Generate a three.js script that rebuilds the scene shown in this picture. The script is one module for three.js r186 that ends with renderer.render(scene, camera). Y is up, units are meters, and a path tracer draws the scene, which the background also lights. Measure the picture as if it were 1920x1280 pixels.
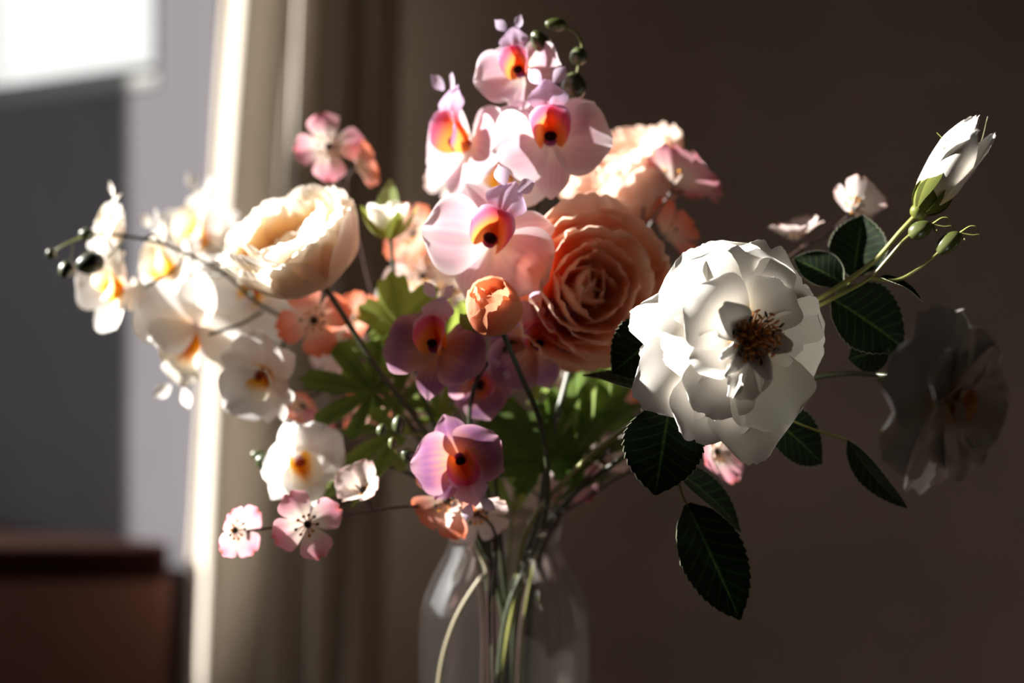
import * as THREE from 'three';
import { RoundedBoxGeometry } from 'three/addons/geometries/RoundedBoxGeometry.js';
import { mergeGeometries } from 'three/addons/utils/BufferGeometryUtils.js';

// ---------------------------------------------------------------- camera, sky, sun, exposure
const scene = new THREE.Scene();
const FPX = 2667, EYE = 1.2, CZ = 1.0;                       // focal length in px of a 1920 x 1280 frame, eye height, camera z
const camera = new THREE.PerspectiveCamera(2 * Math.atan(640 / FPX) * 180 / Math.PI, 1.5, 0.05, 60);
camera.position.set(0, EYE, CZ);
camera.focus = 0.915;
camera.userData.fStop = 1.8;
const SUN = new THREE.Vector3(-0.85, 0.46, -0.145).normalize();
// hazy white morning sky: even haze, brighter round the sun as haze is
{
  const W = 512, H = 256, data = new Float32Array(W * H * 4), d = new THREE.Vector3();
  for (let y = 0; y < H; y++) for (let x = 0; x < W; x++) {
    const up = ((y + 0.5) / H - 0.5) * Math.PI, a = ((x + 0.5) / W - 0.5) * 2 * Math.PI; d.set(Math.cos(a) * Math.cos(up), Math.sin(up), Math.sin(a) * Math.cos(up));
    const off = Math.acos(Math.min(1, Math.max(-1, d.dot(SUN)))) * 180 / Math.PI, haze = up < 0 ? 0.4 : 0.85 + 7.5 * Math.exp(-off / 15);
    data.set([haze, haze * 0.995, haze * 0.975, 1], (y * W + x) * 4);
  }
  const t = new THREE.DataTexture(data, W, H, THREE.RGBAFormat, THREE.FloatType); t.mapping = THREE.EquirectangularReflectionMapping; t.magFilter = THREE.LinearFilter; t.needsUpdate = true; scene.background = t;
}
const sun = new THREE.DirectionalLight(new THREE.Color(1.0, 0.94, 0.86), 21);
sun.position.copy(SUN).multiplyScalar(6).add(new THREE.Vector3(0, EYE, 0));
sun.target.position.set(0, EYE, 0);
sun.castShadow = true;
sun.shadow.mapSize.set(4096, 4096);
Object.assign(sun.shadow.camera, { left: -2, right: 2, top: 2, bottom: -2, near: 0.5, far: 12 });
scene.add(sun, sun.target);
const renderer = new THREE.WebGLRenderer({ antialias: true });
renderer.toneMapping = THREE.LinearToneMapping;
renderer.toneMappingExposure = 1.0;
renderer.shadowMap.enabled = true;

// ---------------------------------------------------------------- helpers
const V = (x, y, z) => new THREE.Vector3(x, y, z);
const P = (px, py, d) => V((px - 960) / FPX * d, EYE + (640 - py) / FPX * d, CZ - d);   // a point d metres in front of the lens
const D2R = Math.PI / 180;
function rng(seed) { let a = seed >>> 0; return () => { a = a + 0x6D2B79F5 | 0; let t = Math.imul(a ^ a >>> 15, 1 | a); t = t + Math.imul(t ^ t >>> 7, 61 | t) ^ t; return ((t ^ t >>> 14) >>> 0) / 4294967296; }; }
const lin = (hex) => { const c = new THREE.Color(hex); return [c.r, c.g, c.b]; };
const mix3 = (a, b, t) => [a[0] + (b[0] - a[0]) * t, a[1] + (b[1] - a[1]) * t, a[2] + (b[2] - a[2]) * t];
const sst = (a, b, x) => { const t = Math.min(1, Math.max(0, (x - a) / (b - a))); return t * t * (3 - 2 * t); };
const lerp = (a, b, t) => a + (b - a) * t;
const used = new Map();
const numbered = (n) => { const k = used.get(n) ?? 0; used.set(n, k + 1); return k ? `${n}_${String(k).padStart(3, '0')}` : n; };
function shade(o) { o.traverse((m) => { if (m.isMesh) { m.castShadow = true; m.receiveShadow = true; } }); return o; }
function thing(name, label, category, at, group) {
  const o = new THREE.Group(); o.name = numbered(name); o.position.copy(at); o.userData = { label, category };
  if (group) o.userData.group = group;
  scene.add(o); return o;
}
function part(name, geo, mat, parent, label) {
  const m = new THREE.Mesh(geo, mat); m.name = name; m.castShadow = m.receiveShadow = true;
  if (label) m.userData.label = label;
  parent.add(m); return m;
}
function struct(name, geo, mat, parent) {
  const m = new THREE.Mesh(geo, mat); m.name = name; m.castShadow = m.receiveShadow = true;
  if (!parent) m.userData.kind = 'structure';
  (parent ?? scene).add(m); return m;
}
const box = (x0, x1, y0, y1, z0, z1) => { const g = new THREE.BoxGeometry(x1 - x0, y1 - y0, z1 - z0); g.translate((x0 + x1) / 2, (y0 + y1) / 2, (z0 + z1) / 2); return g; };
function tex(w, h, fn, { srgb = false, repeat = [1, 1] } = {}) {
  const data = new Uint8Array(w * h * 4);
  for (let y = 0; y < h; y++) for (let x = 0; x < w; x++) { const c = fn((x + 0.5) / w, (y + 0.5) / h, x, y); const i = (y * w + x) * 4; data[i] = c[0]; data[i + 1] = c[1]; data[i + 2] = c[2]; data[i + 3] = 255; }
  const t = new THREE.DataTexture(data, w, h); t.wrapS = t.wrapT = THREE.RepeatWrapping; t.magFilter = THREE.LinearFilter; t.minFilter = THREE.LinearFilter;
  if (srgb) t.colorSpace = THREE.SRGBColorSpace;
  t.repeat.set(...repeat); t.needsUpdate = true; return t;
}
// periodic value noise
function noiser(seed, n) {
  const r = rng(seed), g = Float32Array.from({ length: n * n }, r);
  return (x, y) => { const xi = Math.floor(x), yi = Math.floor(y), fx = x - xi, fy = y - yi, s = fx * fx * (3 - 2 * fx), t = fy * fy * (3 - 2 * fy), m = (a) => ((a % n) + n) % n, at = (a, b) => g[m(b) * n + m(a)]; return lerp(lerp(at(xi, yi), at(xi + 1, yi), s), lerp(at(xi, yi + 1), at(xi + 1, yi + 1), s), t); };
}
const N64 = noiser(5, 64);
const fbm = (u, v, f) => 0.5 * N64(u * f, v * f) + 0.3 * N64(u * f * 2 + 7, v * f * 2 + 3) + 0.2 * N64(u * f * 4 + 1, v * f * 4 + 9);

// ---------------------------------------------------------------- materials
const weave = tex(128, 128, (u, v, x, y) => { const k = 128 + 60 * Math.sin(x * Math.PI / 4) * Math.cos(y * Math.PI / 4) + 40 * (N64(x / 3, y / 3) - 0.5); return [k, k, k]; });
const silk = (name, transmission, roughness = 1, bump = 0.00006) => { const m = new THREE.MeshPhysicalMaterial({ name, vertexColors: true, roughness, transmission, thickness: 0, side: THREE.DoubleSide, specularIntensity: 0.35, bumpMap: weave, bumpScale: bump }); return m; };
const M = {
  rose: silk('white silk petal', 0.015), ran: silk('silk ranunculus petal', 0.58), orchid: silk('printed silk orchid petal', 0.55), blossom: silk('thin silk blossom petal', 0.5),
  leaf: silk('printed silk leaf', 0.6, 1), sepal: silk('green silk sepal', 0.2, 1),
  stem: new THREE.MeshPhysicalMaterial({ name: 'dark plastic stem', color: new THREE.Color(0.035, 0.045, 0.02), roughness: 0.45 }),
  brown: new THREE.MeshPhysicalMaterial({ name: 'brown plastic twig', color: new THREE.Color(0.05, 0.025, 0.02), roughness: 0.5 }),
  green: new THREE.MeshPhysicalMaterial({ name: 'olive plastic stem', color: new THREE.Color(0.21, 0.22, 0.06), roughness: 0.35, clearcoat: 0.3 }),
  budGreen: new THREE.MeshPhysicalMaterial({ name: 'glossy green bud plastic', vertexColors: true, roughness: 0.35, clearcoat: 0.35 }),
  dark: new THREE.MeshStandardMaterial({ name: 'dark brown plastic', color: new THREE.Color(0.03, 0.018, 0.01), roughness: 0.6 }),
  gold: new THREE.MeshStandardMaterial({ name: 'golden anther', color: new THREE.Color(0.75, 0.36, 0.06), roughness: 0.8 }),
  pale: new THREE.MeshPhysicalMaterial({ name: 'pale beige plastic stem', color: new THREE.Color(0.3, 0.27, 0.18), roughness: 0.5 }),
  amber: new THREE.MeshStandardMaterial({ name: 'amber filament', color: new THREE.Color(0.55, 0.2, 0.04), roughness: 0.7 }),
};

// ---------------------------------------------------------------- petals
// knots [[u, w], ...] -> smooth width profile
function profile(knots) {
  return (u) => {
    let i = 0; while (i < knots.length - 2 && u > knots[i + 1][0]) i++;
    const [x0, y0] = knots[i], [x1, y1] = knots[i + 1], k0 = knots[i - 1] ?? knots[i], k1 = knots[i + 2] ?? knots[i + 1], h = x1 - x0;
    const m0 = (y1 - k0[1]) / (x1 - k0[0]) * h, m1 = (k1[1] - y0) / (k1[0] - x0) * h, t = (u - x0) / h, t2 = t * t, t3 = t2 * t;
    return Math.max(0.004, (2 * t3 - 3 * t2 + 1) * y0 + (t3 - 2 * t2 + t) * m0 + (-2 * t3 + 3 * t2) * y1 + (t3 - t2) * m1);
  };
}
const KN = {
  heart: [[0, 0.22], [0.3, 0.66], [0.62, 0.98], [0.82, 0.96], [1, 0.6]],
  wide: [[0, 0.4], [0.35, 0.86], [0.65, 1], [0.85, 0.94], [1, 0.62]],
  oval: [[0, 0.2], [0.25, 0.72], [0.5, 1], [0.75, 0.86], [0.92, 0.5], [1, 0.16]],
  round: [[0, 0.16], [0.18, 0.6], [0.45, 0.98], [0.7, 0.98], [0.88, 0.72], [1, 0.3]],
  lance: [[0, 0.16], [0.2, 0.7], [0.42, 1], [0.7, 0.72], [0.9, 0.28], [1, 0.03]],
  dog: [[0, 0.14], [0.3, 0.6], [0.65, 1], [0.85, 0.92], [1, 0.5]],
};
// A petal lies along +y with its face towards +z; a0 and a1 (degrees) are how far it stands up from the flower's plane at base and tip.
function petal(o) {
  const { L, W, knots = KN.heart, a0 = 0, a1 = 0, am, cup = 0, cup1 = cup, ruf = 0, rufN = 3, notch = 0, round = 0.14, jag = 0.012, seed = 1, nu = 18, nv = 14, color, twist = 0, side = 0, crease = 0 } = o;
  const r = rng(seed * 7919 + 13), ph = [r() * 6.28, r() * 6.28, r() * 6.28, r() * 6.28], w = profile(knots), pos = [], col = [], uv = [], idx = [];
  const jit = Array.from({ length: nv + 1 }, () => (r() - 0.5) * 2), jl = Array.from({ length: nu + 1 }, () => (r() - 0.5) * 2), jr = Array.from({ length: nu + 1 }, () => (r() - 0.5) * 2);
  const STEPS = 60, cy = [0], cz = [0], fi = [];
  const ang = (t) => (am === undefined ? lerp(a0, a1, t) : t < 0.5 ? lerp(a0, am, t * 2) : lerp(am, a1, t * 2 - 1)) * D2R;
  for (let i = 0; i <= STEPS * 1.2; i++) { const f = ang(i / STEPS); fi.push(f); cy.push(cy[i] + Math.cos(f) / STEPS * L); cz.push(cz[i] + Math.sin(f) / STEPS * L); }
  for (let i = 0; i <= nu; i++) {
    const u = i / nu;
    for (let j = 0; j <= nv; j++) {
      const v = j / nv * 2 - 1, av = Math.abs(v);
      const lf = 1 - round * av ** 2.6 * u - notch * Math.exp(-((v / 0.22) ** 2)) * u * u + jag * jit[j] * u ** 4;
      let uu = u * lf; const q = Math.min(uu * STEPS, STEPS * 1.19), k = Math.floor(q), f = q - k;
      const y0 = lerp(cy[k], cy[k + 1], f), z0 = lerp(cz[k], cz[k + 1], f), an = ang(Math.min(uu, 1.19)) ;
      const half = W * w(u) * (1 + jag * (v < 0 ? jl[i] : jr[i]) * av ** 6), s = v * half;
      const c = lerp(cup, cup1, u) / W, x = Math.abs(c) < 1e-6 ? s : Math.sin(c * s) / c;
      let h = Math.abs(c) < 1e-6 ? 0 : (1 - Math.cos(c * s)) / c;
      h += ruf * L * u * u * (0.6 * Math.sin(rufN * v * 2.2 + ph[0]) * (0.35 + 0.65 * av) + 0.4 * Math.sin(rufN * 1.9 * v * 2.2 + u * 3 + ph[1])) + ruf * L * 0.5 * av ** 3 * Math.sin(u * 7 * rufN / 3 + ph[2] + (v > 0 ? 2 : 0)) * u;
      h -= crease * W * Math.exp(-((v / 0.16) ** 2)) * Math.sin(Math.PI * Math.min(1, u * 1.05));
      let X = x + side * L * u * u, Y = y0 - Math.sin(an) * h, Z = z0 + Math.cos(an) * h;
      if (twist) { const t = twist * D2R * u, n = [Math.cos(t), Math.sin(t)], dx = X, dh = Z - z0, dY = Y; X = dx * n[0] - dh * n[1]; Z = z0 + dx * n[1] + dh * n[0]; Y = dY; }
      pos.push(X, Y, Z); uv.push(s / 0.02, u * L / 0.02); col.push(...color(u, v, r));
      if (i < nu && j < nv) { const a = i * (nv + 1) + j, b = a + 1, d = a + nv + 1, e = d + 1; idx.push(a, b, e, a, e, d); }
    }
  }
  const g = new THREE.BufferGeometry();
  g.setAttribute('position', new THREE.Float32BufferAttribute(pos, 3)); g.setAttribute('color', new THREE.Float32BufferAttribute(col, 3)); g.setAttribute('uv', new THREE.Float32BufferAttribute(uv, 2));
  g.setIndex(idx); g.computeVertexNormals(); return g;
}
const spin = (g, deg, base = 0, lift = 0) => { g.translate(0, base, lift); g.rotateZ((deg - 90) * D2R); return g; };   // turn a petal to an angle round the flower
const flat = (hex) => { const c = lin(hex); return () => c; };
function dyed(stops) { const s = stops.map(([t, h]) => [t, lin(h)]); return (u) => { let i = 0; while (i < s.length - 2 && u > s[i + 1][0]) i++; return mix3(s[i][1], s[i + 1][1], sst(s[i][0], s[i + 1][0], u)); }; }
function face(o, dir, roll = 0) {
  const z = V(...dir).normalize(), up = Math.abs(z.y) > 0.97 ? V(0, 0, -1) : V(0, 1, 0), x = up.cross(z).normalize(), y = z.clone().cross(x);
  o.quaternion.setFromRotationMatrix(new THREE.Matrix4().makeBasis(x, y, z)).multiply(new THREE.Quaternion().setFromAxisAngle(V(0, 0, 1), roll * D2R)); return o;
}
function sub(name, parent, at, dir, roll, label) {   // a blossom, bud or leaf group on a spray
  const g = new THREE.Group(); g.name = name; g.position.copy(at).sub(parent.position); face(g, dir, roll); if (label) g.userData.label = label; parent.add(g); return g;
}
function tube(pts, r0, r1 = r0, seg = 40, rs = 7) {
  const c = new THREE.CatmullRomCurve3(pts, false, 'centripetal'), g = new THREE.TubeGeometry(c, seg, 1, rs, false), p = g.attributes.position;
  for (let i = 0; i <= seg; i++) { const q = c.getPointAt(i / seg), r = lerp(r0, r1, i / seg); for (let j = 0; j <= rs; j++) { const k = i * (rs + 1) + j; p.setXYZ(k, q.x + (p.getX(k) - q.x) * r, q.y + (p.getY(k) - q.y) * r, q.z + (p.getZ(k) - q.z) * r); } }
  g.computeVertexNormals(); return g;
}
const stemPart = (t, pts, r0, r1, mat, name = 'stem', label) => part(name, tube(pts.map((p) => P(...p).sub(t.position)), r0, r1, Math.max(16, pts.length * 10)), mat, t, label);
function paint(g, fn) { const p = g.attributes.position, c = []; for (let i = 0; i < p.count; i++) c.push(...fn(p.getX(i), p.getY(i), p.getZ(i))); g.setAttribute('color', new THREE.Float32BufferAttribute(c, 3)); return g; }
// an oval bud with three shallow seams, along +y from its stalk
function budGeo(L, R, hex = '#3d4a26', tip = 0.25) {
  const g = new THREE.SphereGeometry(1, 22, 16), p = g.attributes.position, c = lin(hex), c2 = mix3(c, lin('#8c9060'), 0.55);
  for (let i = 0; i < p.count; i++) { const x = p.getX(i), y = p.getY(i), z = p.getZ(i), a = Math.atan2(z, x), k = 1 - 0.07 * Math.pow(Math.abs(Math.cos(a * 1.5)), 8), t = (y + 1) / 2, w = 1 + tip * (0.4 - t); p.setXYZ(i, x * R * k * w, t * L, z * R * k * w); }
  g.computeVertexNormals();
  return paint(g, (x, y, z) => mix3(c, c2, Math.pow(Math.abs(Math.cos(Math.atan2(z, x) * 1.5)), 10) * 0.7));
}
const along = (g, from, to) => { const q = new THREE.Quaternion().setFromUnitVectors(V(0, 1, 0), to.clone().sub(from).normalize()); g.applyQuaternion(q); g.translate(from.x, from.y, from.z); return g; };

// ---------------------------------------------------------------- the room
const plaster = (hex, amount) => { const c = new THREE.Color(hex); return tex(256, 256, (u, v) => { const k = 1 + amount * (fbm(u, v, 16) - 0.5); const s = c.clone().convertLinearToSRGB ? c.getHex() : 0; return [((s >> 16) & 255) * k, ((s >> 8) & 255) * k, (s & 255) * k].map((x) => Math.min(255, x)); }, { srgb: true }); };
const MW = {
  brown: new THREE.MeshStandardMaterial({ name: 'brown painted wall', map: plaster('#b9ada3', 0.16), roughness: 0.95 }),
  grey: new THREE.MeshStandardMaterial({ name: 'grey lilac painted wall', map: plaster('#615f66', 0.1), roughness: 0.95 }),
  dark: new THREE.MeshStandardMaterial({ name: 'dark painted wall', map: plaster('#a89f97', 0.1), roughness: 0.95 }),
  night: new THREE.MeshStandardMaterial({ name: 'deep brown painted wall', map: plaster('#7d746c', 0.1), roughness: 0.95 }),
  floor: new THREE.MeshStandardMaterial({ name: 'dark wooden floor', map: plaster('#4a362a', 0.3), roughness: 0.6 }),
  frame: new THREE.MeshStandardMaterial({ name: 'grey window paint', color: new THREE.Color(0.12, 0.125, 0.125), roughness: 0.5 }),
  glass: new THREE.MeshPhysicalMaterial({ name: 'window glass', color: 0xffffff, roughness: 0, transmission: 1, thickness: 0, ior: 1.45 }),
};
const ROOM = { x0: -1.3, x1: 2.4, y0: 0, y1: 2.7, z0: -1.12, z1: 2.4 }, T = 0.12;
struct('floor', box(ROOM.x0 - T, ROOM.x1 + T, -T, 0, -2.2, ROOM.z1 + T), MW.floor);
struct('ceiling', box(ROOM.x0 - T, ROOM.x1 + T, ROOM.y1, ROOM.y1 + T, -2.2, ROOM.z1 + T), MW.dark);
struct('wall_right', box(ROOM.x1, ROOM.x1 + T, 0, ROOM.y1, -1.3, ROOM.z1 + T), MW.night);
struct('wall_front', box(ROOM.x0 - T, ROOM.x1, 0, ROOM.y1, ROOM.z1, ROOM.z1 + T), MW.dark);
struct('wall_back', box(-0.5, ROOM.x1, 0, ROOM.y1, ROOM.z0 - T, ROOM.z0), MW.brown);
// side wall with the window that lets the sun in
function wallWithHole(name, len, h0, h1, mat, hole, place) {   // along +x from 0 to len, facing +z
  const [a, b, c, d] = hole, g = mergeGeometries([box(0, a, h0, h1, -T, 0), box(b, len, h0, h1, -T, 0), box(a, b, h0, c, -T, 0), box(a, b, d, h1, -T, 0)]);
  const m = struct(name, g, mat); place(m); return m;
}
function windowUnit(name, hole, bars, place) {
  const [a, b, c, d] = hole, w = new THREE.Group(); w.name = name; w.userData.kind = 'structure'; scene.add(w); place(w);
  const f = 0.045, zz = [-0.085, -0.035];
  part('window_frame', mergeGeometries([box(a, a + f, c, d, ...zz), box(b - f, b, c, d, ...zz), box(a + f, b - f, c, c + f, ...zz), box(a + f, b - f, d - f, d, ...zz)]), MW.frame, w);
  part('window_sill', new RoundedBoxGeometry(b - a, 0.025, 0.055, 2, 0.006).translate((a + b) / 2, c + 0.0125, -0.0275), MW.frame, w);
  for (const x of bars) part('glazing_bar', box(x - 0.018, x + 0.018, c + f, d - f, -0.075, -0.045), MW.frame, w);
  const xs = [a + f, ...bars, b - f];
  for (let i = 0; i < xs.length - 1; i++) part('pane', box(xs[i], xs[i + 1], c + f, d - f, -0.062, -0.058), MW.glass, w);
  return w;
}
const sideZ = -1.49;
// rotation.y = +90 deg sends +x to -z; the wall runs from its near end to the far end
const nearZ = ROOM.z1, sideLen = nearZ - sideZ, sp = (m) => { m.position.set(ROOM.x0, 0, nearZ); m.rotation.y = Math.PI / 2; };
const zToS = (z) => nearZ - z, sunHole = [zToS(-0.065), zToS(-1.225), 1.05, 2.42];
wallWithHole('wall_left', sideLen, 0, ROOM.y1, MW.dark, sunHole, sp);
windowUnit('window_1', sunHole, [zToS(-0.7)], sp);
// canted wall of the bay, with the window that shows at the top corner of the picture
const cant = V(-0.857, 0, -0.515), A0 = V(-0.40, 0, -0.948), cantLen = (A0.x - ROOM.x0) / 0.857;
const far = A0.clone().addScaledVector(cant, cantLen), cp = (m) => { m.position.set(far.x, 0, far.z); m.rotation.y = Math.atan2(-0.515, 0.857); };
const cantHole = [0.1, cantLen - 0.115, 1.556, 2.42];
wallWithHole('wall_bay', cantLen, 0, ROOM.y1, MW.grey, cantHole, cp);
windowUnit('window_2', cantHole, [], cp);
// window seat below it
{
  const t = thing('window_seat', 'rust-brown boxed window seat with a dark cushion along the grey wall under the window', 'bench', V(-0.98, 0, -0.72));
  const cushion = new THREE.MeshPhysicalMaterial({ name: 'dark rust red cloth', map: plaster('#24100b', 0.3), roughness: 1, specularIntensity: 0.1 });
  const panel = new THREE.MeshStandardMaterial({ name: 'rust brown painted board', map: plaster('#6e4436', 0.2), roughness: 0.85 });
  const slab = (inset, y0, y1, bev) => { const q = [[-0.31 + inset, -0.742 + inset], [0.51 - inset, -0.247 + inset * 0.5], [0.51 - inset, -0.212 - inset * 0.5], [-0.31 + inset, -0.212 - inset * 0.5]], s = new THREE.Shape(); q.forEach(([x, z], i) => i ? s.lineTo(x, -z) : s.moveTo(x, -z)); s.closePath(); const g = new THREE.ExtrudeGeometry(s, { depth: y1 - y0, bevelEnabled: bev > 0, bevelSize: bev, bevelThickness: bev, bevelSegments: 3 }); g.rotateX(-Math.PI / 2); g.translate(0, y0, 0); return g; };
  part('seat_box', slab(0, 0, 0.875, 0), panel, t); part('cushion', slab(0.012, 0.883, 0.915, 0.008), cushion, t);
}
// ---------------------------------------------------------------- curtain
{
  const at = P(440, 640, 1.93); at.y = 0;
  const t = thing('curtain', 'cream sheer curtain gathered beside the window, its edge fold catching the sun', 'curtain', V(at.x, 0.02, at.z));
  const cloth = new THREE.MeshPhysicalMaterial({ name: 'cream sheer curtain cloth', map: tex(256, 256, (u, v, x, y) => { const k = 0.96 + 0.08 * (N64(x / 2, y / 16) - 0.5) + 0.08 * (N64(x / 16, y / 2) - 0.5); return [236 * k, 227 * k, 214 * k]; }, { srgb: true, repeat: [6, 6] }), roughness: 1, transmission: 0.35, thickness: 0, side: THREE.DoubleSide, specularIntensity: 0.2 });
  const pos = [], uv = [], idx = [], nu = 240, nv = 40, y0 = 0.02, y1 = 2.5;
  for (let j = 0; j <= nv; j++) for (let i = 0; i <= nu; i++) {
    const s = i / nu, y = lerp(y0, y1, j / nv), k = (y - EYE);
    const left = -0.425 + 0.066 * k, right = -0.16 + 0.03 * k;
    const fs = 0.35 * s + 0.65 * s * s, fold = Math.sin(fs * Math.PI * 2 * 4.25 - 1.35 + 0.08 * Math.sin(y * 2)), x = lerp(left, right, s) + 0.008 * Math.cos(fs * Math.PI * 2 * 4.25 + 0.4);
    const z = -0.9 + 0.05 * fold * (0.8 + 0.2 * Math.cos(s * 9)) + 0.01 * Math.sin(y * 5 + s * 12);
    pos.push(x - at.x, y - 0.02, z - at.z); uv.push(s * 1.1, y);
    if (i < nu && j < nv) { const a = j * (nu + 1) + i, b = a + 1, c = a + nu + 1, d = c + 1; idx.push(a, b, d, a, d, c); }
  }
  const g = new THREE.BufferGeometry(); g.setAttribute('position', new THREE.Float32BufferAttribute(pos, 3)); g.setAttribute('uv', new THREE.Float32BufferAttribute(uv, 2)); g.setIndex(idx); g.computeVertexNormals();
  part('curtain_cloth', g, cloth, t);
  const hp = []; for (let j = 0; j <= nv; j++) { const k = j * (nu + 1) * 3; hp.push(V(pos[k], pos[k + 1], pos[k + 2])); }
  part('hem', tube(hp, 0.006, 0.006, 60, 6), cloth, t);
  const rod = thing('curtain_rod', 'dark round curtain rod holding up the cream curtain', 'curtain rod', V(-0.48, 2.5, -0.9));
  part('rod', tube([V(0, 0.012, 0), V(0.9, 0.012, 0)], 0.012, 0.012, 4, 10), M.dark, rod);
  for (const x of [0.02, 0.8]) part('bracket', tube([V(x, 0.01, 0), V(x, 0.015, -0.215)], 0.007, 0.007, 4, 8), M.dark, rod);
}
// ---------------------------------------------------------------- table and vase
const VC = P(946, 985, 1.05), TABLE = VC.y - 0.262;
{
  const t = thing('side_table', 'round dark wooden side table under the glass vase', 'table', V(VC.x, 0, VC.z));
  const wood = new THREE.MeshStandardMaterial({ name: 'dark walnut', map: plaster('#4b3527', 0.35), roughness: 0.55 });
  part('tabletop', new THREE.LatheGeometry([[0, TABLE - 0.03], [0.2, TABLE - 0.03], [0.215, TABLE - 0.022], [0.22, TABLE - 0.012], [0.215, TABLE - 0.003], [0.205, TABLE], [0, TABLE]].map(([x, y]) => new THREE.Vector2(x, y)), 64), wood, t);
  for (let k = 0; k < 3; k++) { const a = k * 2.094 + 0.5; part('leg', tube([V(Math.cos(a) * 0.12, TABLE - 0.03, Math.sin(a) * 0.12), V(Math.cos(a) * 0.19, 0.005, Math.sin(a) * 0.19)], 0.017, 0.012, 6, 10), wood, t); }
}
{
  const t = thing('vase', 'clear glass bottle-shaped vase with a narrow neck holding all the stems', 'vase', V(VC.x, TABLE + 0.001, VC.z));
  const glass = new THREE.MeshPhysicalMaterial({ name: 'clear vase glass', color: 0xffffff, roughness: 0.07, transmission: 1, thickness: 0, ior: 1.5 });
  const H = 0.262, prof = [[0.0, 0.0], [0.045, 0.0], [0.054, 0.004], [0.0575, 0.014], [0.061, 0.08], [0.0632, 0.16], [0.0632, 0.195], [0.0605, 0.215], [0.055, 0.231], [0.0487, 0.244], [0.0436, 0.254], [0.0415, 0.262], [0.0418, 0.270], [0.0428, 0.2745]];
  const c = new THREE.SplineCurve(prof.map(([x, y]) => new THREE.Vector2(x, y * H / 0.2745))), pts = c.getPoints(70), th = 0.0022;
  const inner = pts.slice(4).reverse().map((q) => new THREE.Vector2(Math.max(0, q.x - th), Math.max(0.008, q.y)));
  part('glass_body', new THREE.LatheGeometry([...pts, ...inner, new THREE.Vector2(0, 0.008)], 96), glass, t);
}

// ---------------------------------------------------------------- flower kinds
const WHITE = '#f4f2ee';
let seedAt = 1; const nextSeed = () => seedAt++;
// moth orchid: facing +z, lip hanging down (-y) before the blossom is turned
const orchidTint = (base, main, streak, rim, k, from = 0.1, to = 0.5) => ({
  sepal: (u, v) => { const e = sst(0.68, 1, Math.max(Math.abs(v), u * 0.98)); return mix3(mix3(mix3(lin(base), lin(main), sst(from, to, u)), lin(streak), k * (0.5 + 0.5 * Math.cos(v * 22)) * sst(0.2, 0.5, u)), lin(rim), e * 0.85); },
  petal: (u, v) => { const e = sst(0.64, 1, Math.max(Math.abs(v), u * 0.97)), vein = 0.5 + 0.5 * Math.cos(v * 26); return mix3(mix3(mix3(lin(base), lin(main), sst(from, to, u)), lin(streak), k * vein * sst(0.12, 0.5, u)), lin(rim), e * 0.85); },
  side: (u, v) => mix3(lin('#f79848'), mix3(lin('#e2668a'), lin('#dcc0e0'), sst(0.85, 1, u)), sst(0.48, 0.82, u)),
  mid: (u, v) => mix3(lin('#f08a34'), mix3(lin('#dc5f76'), lin('#d8c0e0'), sst(0.45, 0.72, u)), sst(0.2, 0.5, u)),
  horn: '#dccbe4', column: '#a9528a', blotch: '#2d1014',
});
const PINK = orchidTint('#f9eee6', '#ebcdd9', '#cf9cc2', '#f5f0f6', 0.35), MAUVE = orchidTint('#d4957a', '#a6709a', '#7d569c', '#cda2b2', 0.45, 0.3, 0.75);
const PALE = {
  sepal: (u, v) => mix3(lin('#f3efe6'), lin('#f6f4f2'), u), petal: (u, v) => mix3(lin('#f4eee0'), lin('#f7f5f3'), sst(0, 0.3, u)),
  side: (u, v) => mix3(lin('#f5b52a'), lin('#f8f0dc'), sst(0.35, 0.8, u)), mid: (u, v) => mix3(lin('#f2a81c'), lin('#f6f2e8'), sst(0.25, 0.6, u)),
  horn: '#f4f1ec', column: '#f0d9e0', blotch: '#b0462c',
};
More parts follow.
